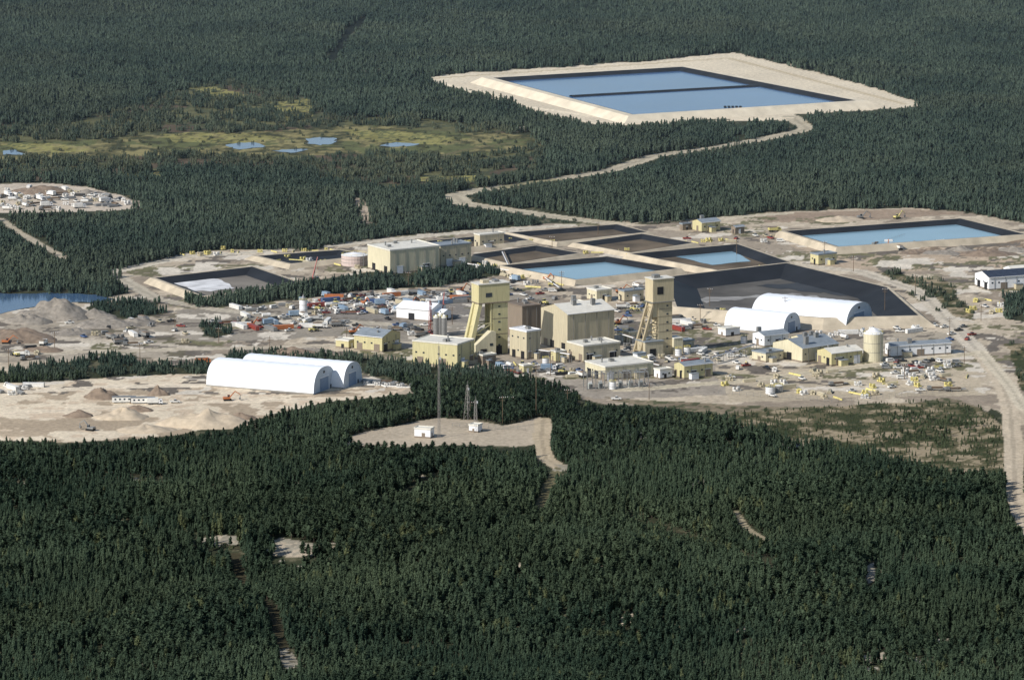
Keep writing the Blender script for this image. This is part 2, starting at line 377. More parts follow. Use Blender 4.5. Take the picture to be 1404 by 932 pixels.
def instancer(name,X,Y,Z,scl,vid,tint,coll,kx=.45):
    n=len(X); me=bpy.data.meshes.new(name); me.vertices.add(n); me.vertices.foreach_set('co',np.stack([X,Y,Z],-1).reshape(-1))
    big=np.clip((fbm(X,Y,75,91,3)-.33)/.34,0,1); lum=kx*big+.28*fbm(X,Y,6,95,2)+.36*RNG.random(n)-.08
    for nm,ty,ar in (('scl','FLOAT',scl),('rz','FLOAT',RNG.random(n)*6.283),('tint','FLOAT',tint),('lum','FLOAT',np.clip(lum,0,1))):
        a=me.attributes.new(nm,ty,'POINT'); a.data.foreach_set('value',ar.astype(np.float32))
    a=me.attributes.new('vid','INT','POINT'); a.data.foreach_set('value',vid.astype(np.int32))
    me.update(); o=place(name,me,(0,0,0))
    ng=bpy.data.node_groups.new(name+'_nodes','GeometryNodeTree')
    ng.interface.new_socket('Geometry',in_out='INPUT',socket_type='NodeSocketGeometry'); ng.interface.new_socket('Geometry',in_out='OUTPUT',socket_type='NodeSocketGeometry')
    N=ng.nodes;L=ng.links
    gi=N.new('NodeGroupInput');go=N.new('NodeGroupOutput')
    ip=N.new('GeometryNodeInstanceOnPoints'); ci=N.new('GeometryNodeCollectionInfo'); ci.inputs['Collection'].default_value=coll; ci.inputs['Separate Children'].default_value=True; ci.inputs['Reset Children'].default_value=True
    def na(nm,ty):
        q=N.new('GeometryNodeInputNamedAttribute'); q.data_type=ty; q.inputs['Name'].default_value=nm; return q.outputs[0]
    L.new(gi.outputs[0],ip.inputs['Points']); L.new(ci.outputs[0],ip.inputs['Instance']); ip.inputs['Pick Instance'].default_value=True
    L.new(na('vid','INT'),ip.inputs['Instance Index'])
    cx=N.new('ShaderNodeCombineXYZ'); L.new(na('rz','FLOAT'),cx.inputs['Z']); er=N.new('FunctionNodeEulerToRotation'); L.new(cx.outputs[0],er.inputs[0]); L.new(er.outputs[0],ip.inputs['Rotation'])
    L.new(na('scl','FLOAT'),ip.inputs['Scale']); L.new(ip.outputs[0],go.inputs[0])
    md=o.modifiers.new('scatter','NODES'); md.node_group=ng
    return o
def forest_points(y0,y1,step,near):
    ys=np.arange(y0,y1,step); Xs=[];Ys=[]
    for y in ys:
        hw=(702+110)/F*(y*CP+H*SP); x=np.arange(-hw,hw,step); Xs.append(x+(RNG.random(len(x))-.5)*step*.95); Ys.append(np.full(len(x),y)+(RNG.random(len(x))-.5)*step*.95)
    X=np.concatenate(Xs);Y=np.concatenate(Ys)
    px,py=P(X,Y,0.); sc=F/(Y*CP+H*SP)
    hs=.75+.5*fbm(X,Y,60,21)
    c0,jx,jy=masks(px,py,X,Y)
    p1=py-6.2*sc*.85
    c1,_,_=masks(px,p1,*G(px,p1),False)
    d=np.ones(len(X)); tint=np.zeros(len(X)); hf=np.ones(len(X))
    n1=fbm(X,Y,40,1); n2=fbm(X,Y,9,2); n5=fbm(X,Y,25,31); n6=fbm(X,Y,110,51,3)
    mb=inpoly(jx,jy,MARSH_B); d[mb]=np.clip((n5[mb]-.30)*3.4,0.06,.9); hf[mb]=.5+.4*n1[mb]; tint[mb]=np.clip((n2[mb]-.35)*1.3,0,.5)
    ma=inpoly(jx,jy,MARSH_A); d[ma]=.2; hf[ma]=.30; tint[ma]=.35
    for q in YEL:
        m=inpoly(jx,jy,q); d[m]=.12
    bad=c0|c1
    sp=np.zeros(len(X),bool)
    for q in SCRUB: sp|=inpoly(jx,jy,q)
    d[sp]=np.where(n2[sp]<.5,.5,.18); hf[sp]=.3+.25*n1[sp]; tint[sp]=.25
    rd=np.zeros(len(X),bool); rs=np.zeros(len(X),bool)
    for l,w,_ in ROADS:
        rd|=nearline(px,py,X,Y,l,w)
        if w<3: fr=(.25,.5)
        else: fr=(.2,.4,.6,.8)
        for k in fr:
            pk=py-7*sc*k; rs|=nearline(px,pk,*G(px,pk),l,w)
    hf=np.where(rs,hf*.3,hf)
    bad=np.where(sp,rd,bad)
    isl=np.zeros(len(X),bool)
    for q in ISL[1:]: isl|=inpoly(jx,jy,q)
    hf[isl]=.68
    bad=np.where(isl,c0,bad)
    gap=(np.abs(fbm(X,Y,90,61,3)-.5)<.011)&(n2>.44)
    if near:
        d[n5<.34]=.65; d[n5<.28]=.35; hf*=.72+.5*n1
        d[gap&~isl]*=.25
        rg=rockgap(X,Y,px,py); p2=py-3.0*sc; rg2=rockgap(*G(px,p2),px,p2)
        d[rg]*=.1; hf=np.where(rg2,hf*.6,hf)
        hf=np.where(n6<.42,hf*.85,hf)
        t=RNG.random(len(X)); tint=np.where((t<.010)|((n2>.67)&(n5>.58)),.3+.25*RNG.random(len(X)),tint)
        tint=tint+np.clip((n6-.52)*.6,0,.1)
    else:
        g=(n5<.33)&~mb; d[g]=.45; d[gap&~mb]*=.4
        hf*=.75+.45*n6; tint=tint+np.clip((n6-.5)*.7,0,.15)
    keep=(~bad)&(RNG.random(len(X))<d)
    return X[keep],Y[keep],hf[keep]*hs[keep],tint[keep]
YS=float(G(702,520)[1])
X,Y,hf,tint=forest_points(float(G(702,975)[1]),YS,2.55,True)
scl=7.1*hf*(.55+.70*RNG.random(len(X))); vid=np.where(vn(X,Y,50,77)+.6*RNG.random(len(X))>.76,RNG.integers(6,9,len(X)),RNG.integers(0,6,len(X)))
instancer('spruce_forest',X,Y,hgt(X,Y),scl,vid,tint,CN,.45); print('NEAR',len(X))
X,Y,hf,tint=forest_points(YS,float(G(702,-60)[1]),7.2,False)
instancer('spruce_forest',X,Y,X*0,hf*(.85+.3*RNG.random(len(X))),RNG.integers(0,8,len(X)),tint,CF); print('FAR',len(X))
# ------------------------------------------------------------------ ponds
def offset(poly,d):
    n=len(poly); A=sum(poly[i][0]*poly[(i+1)%n][1]-poly[(i+1)%n][0]*poly[i][1] for i in range(n))
    s=1 if A>0 else -1; out=[]
    for i in range(n):
        p0=Vector(poly[i-1][:2]);p1=Vector(poly[i][:2]);p2=Vector(poly[(i+1)%n][:2])
        a=(p1-p0).normalized();b=(p2-p1).normalized(); na=Vector((a.y,-a.x))*s; nb=Vector((b.y,-b.x))*s
        m=na+nb; k=d/max(.35,(1+na.dot(nb))); out.append((p1.x+m.x*k,p1.y+m.y*k))
    return out
def refine(poly,step):
    out=[];n=len(poly)
    for i in range(n):
        a=Vector(poly[i]);b=Vector(poly[(i+1)%n]); k=max(1,int((b-a).length/step))
        for j in range(k): out.append(tuple(a.lerp(b,j/k)))
    return out
def water_mat(name,rgb,rough=.12):
    if name in MATS: return MATS[name]
    m=mat(name,rgb,rough,.12,.012,spec=.35); nt,N,L,B=nodes_of(m)
    geo=N.new('ShaderNodeNewGeometry'); t=N.new('ShaderNodeTexNoise'); t.inputs['Scale'].default_value=.8; t.inputs['Detail'].default_value=2; L.new(geo.outputs['Position'],t.inputs['Vector'])
    b=N.new('ShaderNodeBump'); b.inputs['Strength'].default_value=.25; b.inputs['Distance'].default_value=.1; L.new(t.outputs['Fac'],b.inputs['Height']); L.new(b.outputs[0],B.inputs['Normal']); return m
def pond(name,px,zc,zf,ins,floor,liner,crest=2.5,out=4.0,zw=None,water=None,sand=None):
    base=[tuple(map(float,G(x,y,zc))) for x,y in px]
    e=empty(name,(0,0,0))
    def ring(nm,A,za,B,zb,m):
        q=MB(); n=len(A)
        q.add([(*a,za) for a in A]+[(*b,zb) for b in B],[(i,(i+1)%n,n+(i+1)%n,n+i) for i in range(n)],m); q.obj(nm,e)
    sand=sand or M_SAND()
    lip=offset(base,.8); cr=offset(base,crest+.8); ot=offset(base,crest+.8+out); inn=offset(base,-ins)
    ring('embankment_slope',ot,-.4,cr,zc+.05,sand); ring('crest_road',cr,zc+.05,lip,zc+.05,sand); ring('liner_lip',lip,zc+.05,base,zc,liner); ring('lined_slope',base,zc,inn,zf,liner)
    q=MB(); q.add([(*a,zf) for a in inn],[tuple(range(len(inn)))],floor); q.obj('basin_floor',e)
    if water:
        f=(zc-zw)/(zc-zf); wl=offset(base,-ins*f)
        q=MB(); q.add([(*a,zw) for a in wl],[tuple(range(len(wl)))],water); q.obj('water',e)
    return e
WB=water_mat('pond_water_blue',(68,102,142)); WC=water_mat('pond_water_pale',(124,156,172)); WD=water_mat('lake_water',(66,92,122)); WM=water_mat('marsh_water',(92,112,134))
FB=mat('brown_sediment',(98,86,70),.9,.4,.05); FG=mat('grey_sediment',(116,110,101),.9,.4,.035); FT=mat('dark_tailings',(88,85,80),.9,.4,.035)
LN=M_LINER()
fp=pond('lined_water_pond',[(678,107),(935,92),(1172,138),(868,157)],5,.6,12,LN,LN,crest=7,out=8,zw=2.6,water=WB,sand=mat('pale_embankment_sand',(206,195,173),.95,.14,.1))
q=MB(); a=g3(783,131,3.6);b=g3(1066,115,3.6); d=(b-a).normalized(); n=Vector((-d.y,d.x,0))
q.add([a-n*9-Vector((0,0,3.2)),a-n*2,a+n*2,a+n*9-Vector((0,0,3.2)),b-n*9-Vector((0,0,3.2)),b-n*2,b+n*2,b+n*9-Vector((0,0,3.2))],[(0,1,5,4),(1,2,6,5),(2,3,7,6)],LN); q.obj('divider_dyke',fp)
q=MB(); c=g3(1003,147,2.6); 
for i in range(5): q.box(c.x-6+i*3,c.x-4+i*3,c.y-4,c.y+4,2.4,3.1,LN)
q.obj('floating_aerator',fp)
pond('lined_water_pond',[(1078,317),(1316,300),(1403,321),(1150,338)],4,.5,11,LN,LN,zw=1.6,water=WC)
pond('settling_basin',[(215,381),(345,366),(412,389),(280,405)],3.5,.4,9,FG,LN)
pond('settling_basin',[(356,351),(465,343),(500,350),(400,361)],2.5,.4,6,LN,LN)
pond('settling_basin',[(560,333),(690,321),(722,329),(640,339)],2.5,.4,6,FB,LN,1.5,3)
pond('settling_basin',[(702,319),(845,308),(885,318),(765,331)],2.5,.4,6,FB,LN,1.5,3)
pond('settling_basin',[(648,349),(735,337),(792,347),(700,361)],2.5,.4,6,FB,LN,1.5,3)
pond('settling_basin',[(792,333),(880,321),(948,333),(865,346)],2.5,.4,6,FB,LN,1.5,3)
pond('lined_water_pond',[(690,364),(832,352),(927,368),(790,383)],3.5,.4,8,LN,LN,1.5,3,zw=1.2,water=WC)
pb=pond('settling_basin',[(868,348),(1010,335),(1082,360),(985,370)],3.5,.4,8,FB,LN,1.5,3)
def sheet(name,poly,z,m,par=None,noisy=3):
    base=refine([tuple(map(float,G(x,y,z))) for x,y in poly],4)
    base=[(x+(float(fbm(x,y,12,3))-.5)*noisy,y+(float(fbm(x,y,12,6))-.5)*noisy*2) for x,y in base]
    q=MB(); q.add([(x,y,z) for x,y in base],[tuple(range(len(base)))],m); return q.obj(name,par)
sheet('water',[(925,351),(1005,344),(1030,358),(975,363)],.6,WC,pb)
bb=pond('tailings_basin',[(915,380),(1078,361),(1214,394),(1257,432),(1130,435),(930,420)],6,.3,18,FT,LN,2,8)
SALT=mat('salt_crust',(205,205,205),.9,.25,.1)
sheet('salt_crust',[(945,412),(1000,406),(1090,403),(1150,412),(1100,411),(1020,410),(970,417)],.4,mat('salt_grey',(142,140,136),.9,.35,.06),bb,14)
sheet('wet_sediment',[(1040,392),(1090,388),(1140,397),(1180,409),(1120,402)],.45,mat('wet_sediment',(56,57,58),.6,.3,.06),bb,14)
sheet('salt_crust',[(236,386),(262,380),(300,382),(325,394),(290,400),(268,399)],.6,SALT,None,8)
for i,q in enumerate(POOLS):
    sheet('lake' if i==5 else 'marsh_pool',q,.15,WD if i==5 else WM,None,5 if i==5 else 14)
# ------------------------------------------------------------------ mounds
def mound(name,px,py,w,h,m,asp=.6,seed=0,yaw=None):
    s=SC(py); rx=w/2/s; ry=rx*asp; hh=h/s
    c=g3(px,py); V=[];Fs=[];nr,na=12,40
    rz=yaw if yaw is not None else random.uniform(-.4,.4)
    for i in range(nr+1):
        for j in range(na):
            a=2*math.pi*j/na; t=i/nr; nz=float(fbm(math.cos(a)*30+seed*50,math.sin(a)*30+c.x,20,seed%9)); rad=t*(.75+.5*nz)
            x,y=rx*rad*math.cos(a),ry*rad*math.sin(a)
            k=.3+1.3*float(fbm(x+c.x,y+c.y,max(4,rx*.3),seed%5))
            if i==0: x=y=0; k=.3+1.3*float(fbm(c.x,c.y,max(4,rx*.3),seed%5))
            z=hh*max(0,(1-t))**.8*k-(.3 if i==nr else 0)
            V.append((x,y,z))
    for i in range(nr):
        for j in range(na): Fs.append((i*na+j,(i+1)*na+j,(i+1)*na+(j+1)%na,i*na+(j+1)%na))
    q=MB(); q.add(V,Fs,m); o=q.obj(name,None,c,rz)
    for p in o.data.polygons: p.use_smooth=True
MS=mat('sand_pile_soil',(182,167,145),.95,.15,.3,.4); MG=mat('grey_gravel',(134,127,117),.95,.25,.4,.5); MBR=mat('brown_soil',(126,111,96),.95,.25,.3,.5)
for i,a in enumerate([('gravel_pile',75,434,110,24,MG,.7),('gravel_pile',20,464,120,16,MBR,.8),('gravel_pile',150,446,100,11,MG,.6),('sand_pile',140,545,56,14,MBR,.7),('sand_pile',168,572,80,13,MS,.6),('sand_pile',285,582,140,20,MS,.5),('sand_pile',217,541,32,12,MBR,.7),('sand_pile',108,570,44,9,MBR,.6),('gravel_pile',400,487,110,11,MBR,.5),('gravel_pile',1352,350,90,10,MBR,.6),('gravel_pile',1290,349,70,7,MG,.6),('rubble_pile',55,263,90,9,MBR,.7),('rubble_pile',120,266,50,6,MG,.7),('sand_pile',1150,302,70,6,MS,.6),('gravel_pile',130,434,60,11,MG,.7),('gravel_pile',40,442,70,14,MG,.7),('sand_pile',200,590,90,8,MS,.5),('gravel_pile',100,457,70,8,MG,.6),('gravel_pile',190,457,50,7,MG,.6),('gravel_pile',1320,345,50,8,MG,.6),('gravel_pile',1255,348,50,6,MBR,.6),('gravel_pile',1390,345,50,8,MG,.6),
 ('gravel_pile',185,444,60,9,MG,.6),('sand_pile',330,573,50,9,MBR,.5),('sand_pile',190,562,44,8,MBR,.6),('gravel_pile',60,480,60,7,MBR,.6),('gravel_pile',430,482,60,8,MG,.5)]): mound(*a,seed=i)
# ------------------------------------------------------------------ buildings
def building(name,xl,xc,xr,yb,hpx,alpha,wall,roof,rt='flat',door=2,win=1,vents=2,seed=0):
    r=random.Random(seed+int(xl)); s=SC(yb); al=math.radians(alpha)
    LR=(xr-xc)/s/math.cos(al); LL=(xc-xl)/s/math.sin(al); h=hpx/s
    e=empty(name,g3(xc,yb),al); OCC.append((xl-4,xr+4,yb-hpx-3,yb+5))
    q=MB(); q.box(0,LR,0,LL,-.3,h,wall)
    if rt=='gx' or rt=='gy':
        rh=(LL if rt=='gx' else LR)*.14
        if rt=='gx': q.add([(0,0,h),(0,LL,h),(0,LL/2,h+rh),(LR,0,h),(LR,LL,h),(LR,LL/2,h+rh)],[(0,2,1),(3,4,5)],wall)
        else: q.add([(0,0,h),(LR,0,h),(LR/2,0,h+rh),(0,LL,h),(LR,LL,h),(LR/2,LL,h+rh)],[(0,1,2),(3,5,4)],wall)
    q.box(-.06,LR+.06,-.06,LL+.06,-.25,.8,M_TAUPE()); q.obj('walls',e)
    q=MB(); o=.5
    if rt=='flat':
        q.box(-o*.5,LR+o*.5,-o*.5,LL+o*.5,h+.02,h+.5,roof)
        for a in((-.25,0,-.25,LL+.25),(LR,LR+.25,-.25,LL+.25),(.01,LR-.01,-.25,0),(.01,LR-.01,LL,LL+.25)): q.box(*a,h+.5,h+.9,roof)
    elif rt=='gx':
        q.add([(-o,-o,h),(LR+o,-o,h),(LR+o,LL/2,h+rh+.1),(-o,LL/2,h+rh+.1),(-o,LL+o,h),(LR+o,LL+o,h)],[(0,1,2,3),(3,2,5,4)],roof)
        q.box(-o,LR+o,-o-.15,-o+.1,h-.35,h+.02,M_WHITE())
    else:
        q.add([(-o,-o,h),(-o,LL+o,h),(LR/2,LL+o,h+rh+.1),(LR/2,-o,h+rh+.1),(LR+o,-o,h),(LR+o,LL+o,h)],[(0,3,2,1),(3,4,5,2)],roof)
        q.box(-o-.15,-o+.1,-o,LL+o,h-.35,h+.02,M_WHITE())
    q.obj('roof',e)
    if door:
        q=MB()
        for k in range(door):
            f=(k+.5)/door+r.uniform(-.08,.08); w=min(4.5,LR*.2); dh=min(4.5,h*.6); m=r.choice([M_DARK(),M_WHITE(),M_TAUPE()])
            q.box(LR*f-w/2,LR*f+w/2,-.14,.1,-.2,dh,m); q.box(LR*f-w/2-.25,LR*f+w/2+.25,-.2,.1,dh,dh+.3,M_WHITE())
            w=min(4,LL*.2); q.box(-.14,.1,LL*f-w/2,LL*f+w/2,-.2,dh,r.choice([M_DARK(),M_TAUPE()]))
        q.obj('doors',e)
    if win:
        q=MB()
        for k in range(win):
            z=h*(k+.55)/(win+.1) if win>1 else max(1.2,h*.5)
            for ax,Lg in((0,LR),(1,LL)):
                n=max(2,int(Lg/4.5))
                for j in range(n):
                    if r.random()<.4: continue
                    c=Lg*(j+.5)/n
                    if ax==0: q.box(c-.6,c+.6,-.1,.08,z,z+.9,M_GLASS())
                    else: q.box(-.1,.08,c-.6,c+.6,z,z+.9,M_GLASS())
        q.obj('windows',e)
    if vents:
        q=MB()
        for k in range(vents):
            x,y=r.uniform(.15,.85)*LR,r.uniform(.15,.85)*LL; z0=h-.1
            if r.random()<.5: q.box(x-1.2,x+1.2,y-1,y+1,z0,h+2.0+(.14*min(LL,LR) if rt!='flat' else 0),M_STEEL()); 
            else: q.cyl(x,y,z0,h+2.6,.5,.5,8,M_STEEL()); q.cyl(x,y,h+2.6,h+3.1,.8,.3,8,M_STEEL())
        for k in range(max(2,int(LR/7))):
            x=LR*(k+.5)/max(2,int(LR/7)); q.beam((x,-.18,0),(x,-.18,h-.4),.18,M_STEEL())
        q.obj('vents_and_pipes',e)
        q=MB(); w=min(5,LR*.25); x=LR*r.uniform(.1,.7); q.prof([(x,-.2),(x+w,-.2),(x+w,min(3.2,h*.5)),(x,min(3.2,h*.5)+.01)],-3,-.16,r.choice([wall,M_BEIGE(),M_WHITE()])); q.box(x-.2,x+w+.2,-3.3,-.15,min(3.2,h*.5)+.02,min(3.2,h*.5)+.3,M_ROOFG()); q.obj('lean_to',e)
    return e,LR,LL,h
CR,BG,YL,TP,WH,RL,RG=M_CREAM(),M_BEIGE(),M_YEL(),M_TAUPE(),M_WHITE(),M_ROOFL(),M_ROOFG()
B=building
B('process_plant',503,535,602,376,32,32,CR,RL,'flat',2,0,4)
B('process_plant',588,604,646,366,28,32,BG,RG,'flat',2,1,4)
B('pump_house',650,658,691,342,19,32,BG,RL,'flat',1,1,1)
B('hoist_house',742,778,843,482,52,32,BG,RL,'gx',3,0,3)
B('collar_house',690,716,742,464,43,32,TP,mat('brown_roof',(120,108,95),.7,.1,.3),'flat',1,0,3)
B('maintenance_shop',565,627,650,504,31,62,YL,RL,'flat',2,1,3)
B('core_shed',485,524,548,483,21,60,YL,RG,'gy',2,1,1)
B('ventilation_house',699,722,741,493,38,40,BG,WH,'flat',2,2,2)
B('compressor_house',778,800,851,497,22,32,BG,RL,'flat',2,1,4)
B('compressor_house',803,830,897,522,18,30,CR,RL,'flat',3,1,3)
B('electrical_house',925,938,978,520,19,32,YL,RG,'gx',2,1,1)
B('pump_house',805,818,839,414,15,32,CR,RL,'flat',1,1,1)
B('pump_house',848,856,883,414,14,32,BG,RG,'flat',1,1,1)
B('water_treatment_plant',950,962,988,319,14,32,YL,RG,'gx',1,1,1)
B('pump_house',1003,1008,1021,321,10,32,TP,RG,'gx',1,0,0)
B('pump_house',932,936,948,316,8,32,TP,RG,'flat',1,0,0)
B('pump_house',1112,1122,1148,364,14,32,YL,RG,'flat',1,1,1)
B('camp_office',1033,1048,1082,476,16,32,WH,RG,'gx',1,1,1)
B('dry_building',1062,1100,1152,497,20,38,CR,RG,'gx',1,1,3)
B('dry_building',1122,1140,1184,502,18,32,YL,RL,'gx',2,1,2)
B('dry_building',1085,1100,1130,476,11,32,CR,RG,'gx',1,0,2)
B('office_block',1215,1222,1306,490,16,18,WH,RG,'gx',1,1,2)
B('fuel_shed',1032,1050,1075,497,12,40,CR,RG,'flat',1,1,1)
B('camp_residence',1340,1356,1450,398,18,22,WH,mat('solar_roof',(52,58,70),.25,.15,.3),'gx',2,1,2)
B('camp_residence',1378,1388,1430,382,12,22,WH,RL,'gx',1,1,0)
B('radio_hut',568,590,595,601,12,70,WH,RL,'flat',1,0,0)
B('radio_hut',643,655,661,593,9,65,WH,RL,'flat',1,0,0)
B('equipment_shed',543,590,611,441,16,62,WH,M_FAB(),'gy',1,0,0)
B('equipment_shed',596,608,618,440,12,60,WH,M_FAB(),'gy',1,0,0)
B('pump_house',460,478,487,478,10,60,YL,RL,'flat',1,0,0)
B('pump_house',755,762,776,497,14,32,YL,RL,'flat',1,0,1)
B('electrical_house',985,995,1015,462,10,35,WH,RL,'flat',1,0,0)
B('electrical_house',897,905,922,520,12,35,WH,RL,'flat',1,1,0)
B('pump_house',655,662,680,500,12,35,TP,RL,'flat',1,0,1)
B('pump_house',783,790,800,425,10,35,BG,RL,'flat',1,0,0)
B('pump_house',855,862,874,470,14,32,CR,RL,'flat',1,0,1)
B('pump_house',930,938,952,478,10,32,BG,RG,'flat',1,0,0)
B('pump_house',868,874,886,500,14,32,WH,RG,'flat',1,0,0)
B('pump_house',712,718,730,512,10,32,YL,RL,'flat',1,0,0)
def quonset(name,xl,xc,xr,yb,hpx,alpha,doorcol):
    s=SC(yb); al=math.radians(alpha); W=(xr-xc)/s/math.cos(al); Ln=(xc-xl)/s/math.sin(al); h=hpx/s
    e=empty(name,g3(xc,yb),al); OCC.append((xl-4,xr+4,yb-hpx-3,yb+4)); n=20
    def pf(k,o=0):
        a=math.pi*k/n; c,sn=math.cos(a),math.sin(a)
        return (W/2-(W/2+o)*math.copysign(abs(c)**.8,c),(h+o)*abs(sn)**.8)
    q=MB(); fa=M_FAB()
    nb=max(6,int(Ln/5)); V=[];Fs=[]
    for j in range(nb*2+1):
        o=0 if j%2==0 else -.16
        for k in range(n+1): x,z=pf(k,o); V.append((x,Ln*j/(nb*2),z-.1))
    for j in range(nb*2):
        for k in range(n): a=j*(n+1)+k; Fs.append((a,a+1,a+n+2,a+n+1))
    q.add(V,Fs,fa); o=q.obj('fabric_shell',e)
    for p in o.data.polygons:p.use_smooth=True
    q=MB(); bl=mat('shade_grey_fabric',(190,198,206),.6,.05,.3)  # bluish grey puts the shade on the end walls into their colour
    for y in(.35,Ln-.35): q.add([(pf(k)[0],y,pf(k)[1]-.12) for k in range(n+1)],[tuple(range(n+1))],bl)
    q.obj('end_walls',e)
    q=MB(); d=mat(doorcol[0],doorcol[1],.6,.08,.4)
    q.box(W*.32,W*.68,.05,.5,-.2,h*.55,d); q.box(W*.30,W*.70,0,.6,h*.55,h*.59,M_WHITE()); q.box(W*.78,W*.83,.1,.5,-.2,2.2,M_DARK()); q.box(W*.47,W*.53,.15,.5,h*.72,h*.82,M_DARK())
    q.obj('door',e)
    q=MB(); q.box(-.35,.25,0,Ln,-.2,.7,mat('concrete',(150,146,138),.9,.1,.5)); q.box(W-.25,W+.35,0,Ln,-.2,.7,MATS['concrete']); q.obj('foundation_kerb',e)
BD=('blue_door',(128,146,168))
quonset('fabric_quonset_building',325,471,495,533,33,66,BD)
quonset('fabric_quonset_building',279,430,458,541,34,66,BD)
quonset('fabric_quonset_building',1033,1160,1201,451,31,60,BD)
quonset('fabric_quonset_building',995,1074,1100,459,27,60,BD)
# headframes -----------------------------------------------------------
def headframe1():
    s=SC(484); u=1/s; e=empty('mine_headframe',g3(676,486),math.radians(26)); OCC.append((636,694,380,490))
    hy=M_YEL(); W=9.5; D=8; hh=98*u
    q=MB(); q.box(0,W,0,D,-.3,hh*.74,hy); q.box(-.05,W+.05,-.05,D+.05,hh*.5,hh*.5+.4,TP); q.box(-.05,W+.05,-.05,D+.05,hh*.28,hh*.28+.4,TP)
    q.obj('shaft_tower',e)
    q=MB(); q.box(-9.5,W+.8,-.8,D+.8,hh*.74,hh,hy); q.box(-9.9,W+1.2,-1.2,D+1.2,hh,hh+.5,RL); q.box(-9.6,W+.9,-.9,D+.9,hh*.74-.4,hh*.74+.2,TP)
    q.box(-6,-2,1,5,hh+.5,hh+2.3,BG); q.box(2,5,2,6,hh+.5,hh+1.8,M_STEEL()); q.obj('sheave_house',e)
    q=MB()
    for y in(0.6,D-.6):
        q.beam((-8,y,hh*.74),(-15.5,y,0),2.2,hy,2.6); q.beam((-1,y,hh*.74),(-1,y,hh*.3),1.0,hy)
        for f in(.2,.4,.6): q.beam((-15.5+7.5*f,y,hh*.74*f),(0,y,hh*.74*f),.7,hy)
        for f in(.2,.4): q.beam((-15.5+7.5*f,y,hh*.74*f),(0,y,hh*.74*(f+.2)),.55,hy)
    for f in(.15,.35,.55,.8): q.beam((-15.5+7.5*f,.6,hh*.74*f),(-15.5+7.5*f,D-.6,hh*.74*f),.7,hy)
    q.add([(-14,1.5,hh*.12),(-14,D-1.5,hh*.12),(-8.6,D-1.5,hh*.72),(-8.6,1.5,hh*.72)],[(0,1,2,3)],hy)
    q.obj('back_legs',e)
    q=MB(); q.prof([(-13,-.3),(0,-.3),(0,14),(-3,14.5),(-13,7)],-4,D+2,CR); q.box(-10,-6,-4.15,-3.9,-.2,4.5,M_DARK()); q.box(-4,-2,-4.12,-3.9,6,7.5,M_GLASS()); q.obj('collar_building',e)
    q=MB()
    for k in range(6): z=5+k*4.5; q.box(W*.35,W*.5,-.1,.1,z,z+.9,M_GLASS())
    q.box(W*.2,W*.6,-.12,.1,-.2,5,M_DARK()); q.box(-5,-1,-.9,-.7,hh*.82,hh*.88,M_GLASS()); q.obj('openings',e)
headframe1()
def headframe2():
    s=SC(484); u=1/s; e=empty('mine_headframe',g3(908,486),math.radians(28)); OCC.append((864,925,375,490))
    hy=mat('tan_siding',(188,175,144),.6,.12,.5,streak=True); hh=105*u; W=6.5; D=7.5
    q=MB(); q.box(-2.8,W,0,D,-.3,hh*.7,hy)
    for k in range(1,7): q.box(-2.88,W+.08,-.08,D+.08,hh*.1*k,hh*.1*k+.25,TP)
    q.prof([(-6.4,hh*.5),(-2.81,hh*.5),(-2.81,hh*.7),(-5.6,hh*.7)],.3,D-.3,hy)
    q.obj('shaft_tower',e)
    q=MB(); q.box(-6.8,W+.5,-.8,D+.8,hh*.7,hh,hy); q.box(-7.2,W+.9,-1.2,D+1.2,hh,hh+.4,RL); q.box(-7.3,W+1.0,-1.3,D+1.3,hh*.7-.4,hh*.7+.1,M_STEEL()); q.box(-5,-1,1,4.5,hh+.4,hh+2.4,M_STEEL()); q.box(-4,0,-.95,-.7,hh*.8,hh*.9,M_DARK()); q.obj('sheave_house',e)
    q=MB(); st=mat('tan_steel',(164,151,124),.5,.1,1)
    for y in(.4,D-.4):
        q.beam((-5.5,y,hh*.7),(-15,y,0),1.3,st,1.6)
        for f in(.1,.25,.4,.55):
            q.beam((-15+9.5*f,y,hh*.7*f),(-2.8,y,hh*.7*f),.5,st); q.beam((-15+9.5*f,y,hh*.7*f),(-2.8,y,hh*.7*(f+.13)),.4,st)
    for f in(.1,.3,.5,.7,.9): q.beam((-15+9.5*f,.4,hh*.7*f),(-15+9.5*f,D-.4,hh*.7*f),.5,st)
    for f in(.1,.3,.5,.7): q.beam((-15+9.5*f,.4,hh*.7*f),(-15+9.5*(f+.2),D-.4,hh*.7*(f+.2)),.35,st)
    q.obj('back_legs',e)
    q=MB(); q.box(-13,-1,-3,D+1,-.3,8.5,BG); q.box(-13.4,-.6,-3.4,D+1.4,8.5,9,RG); q.box(-10,-6,-3.15,-2.9,-.2,4.5,M_DARK()); q.box(W+.01,W+6,-2,6,-.3,9,CR); q.box(W+.02,W+6.3,-2.3,6.3,9,9.4,RL); q.obj('collar_building',e)
    q=MB()
    for k in range(6): z=4+k*4.8; q.box(W*.4,W*.6,-.1,.1,z,z+.9,M_GLASS())
    q.obj('windows',e)
headframe2()
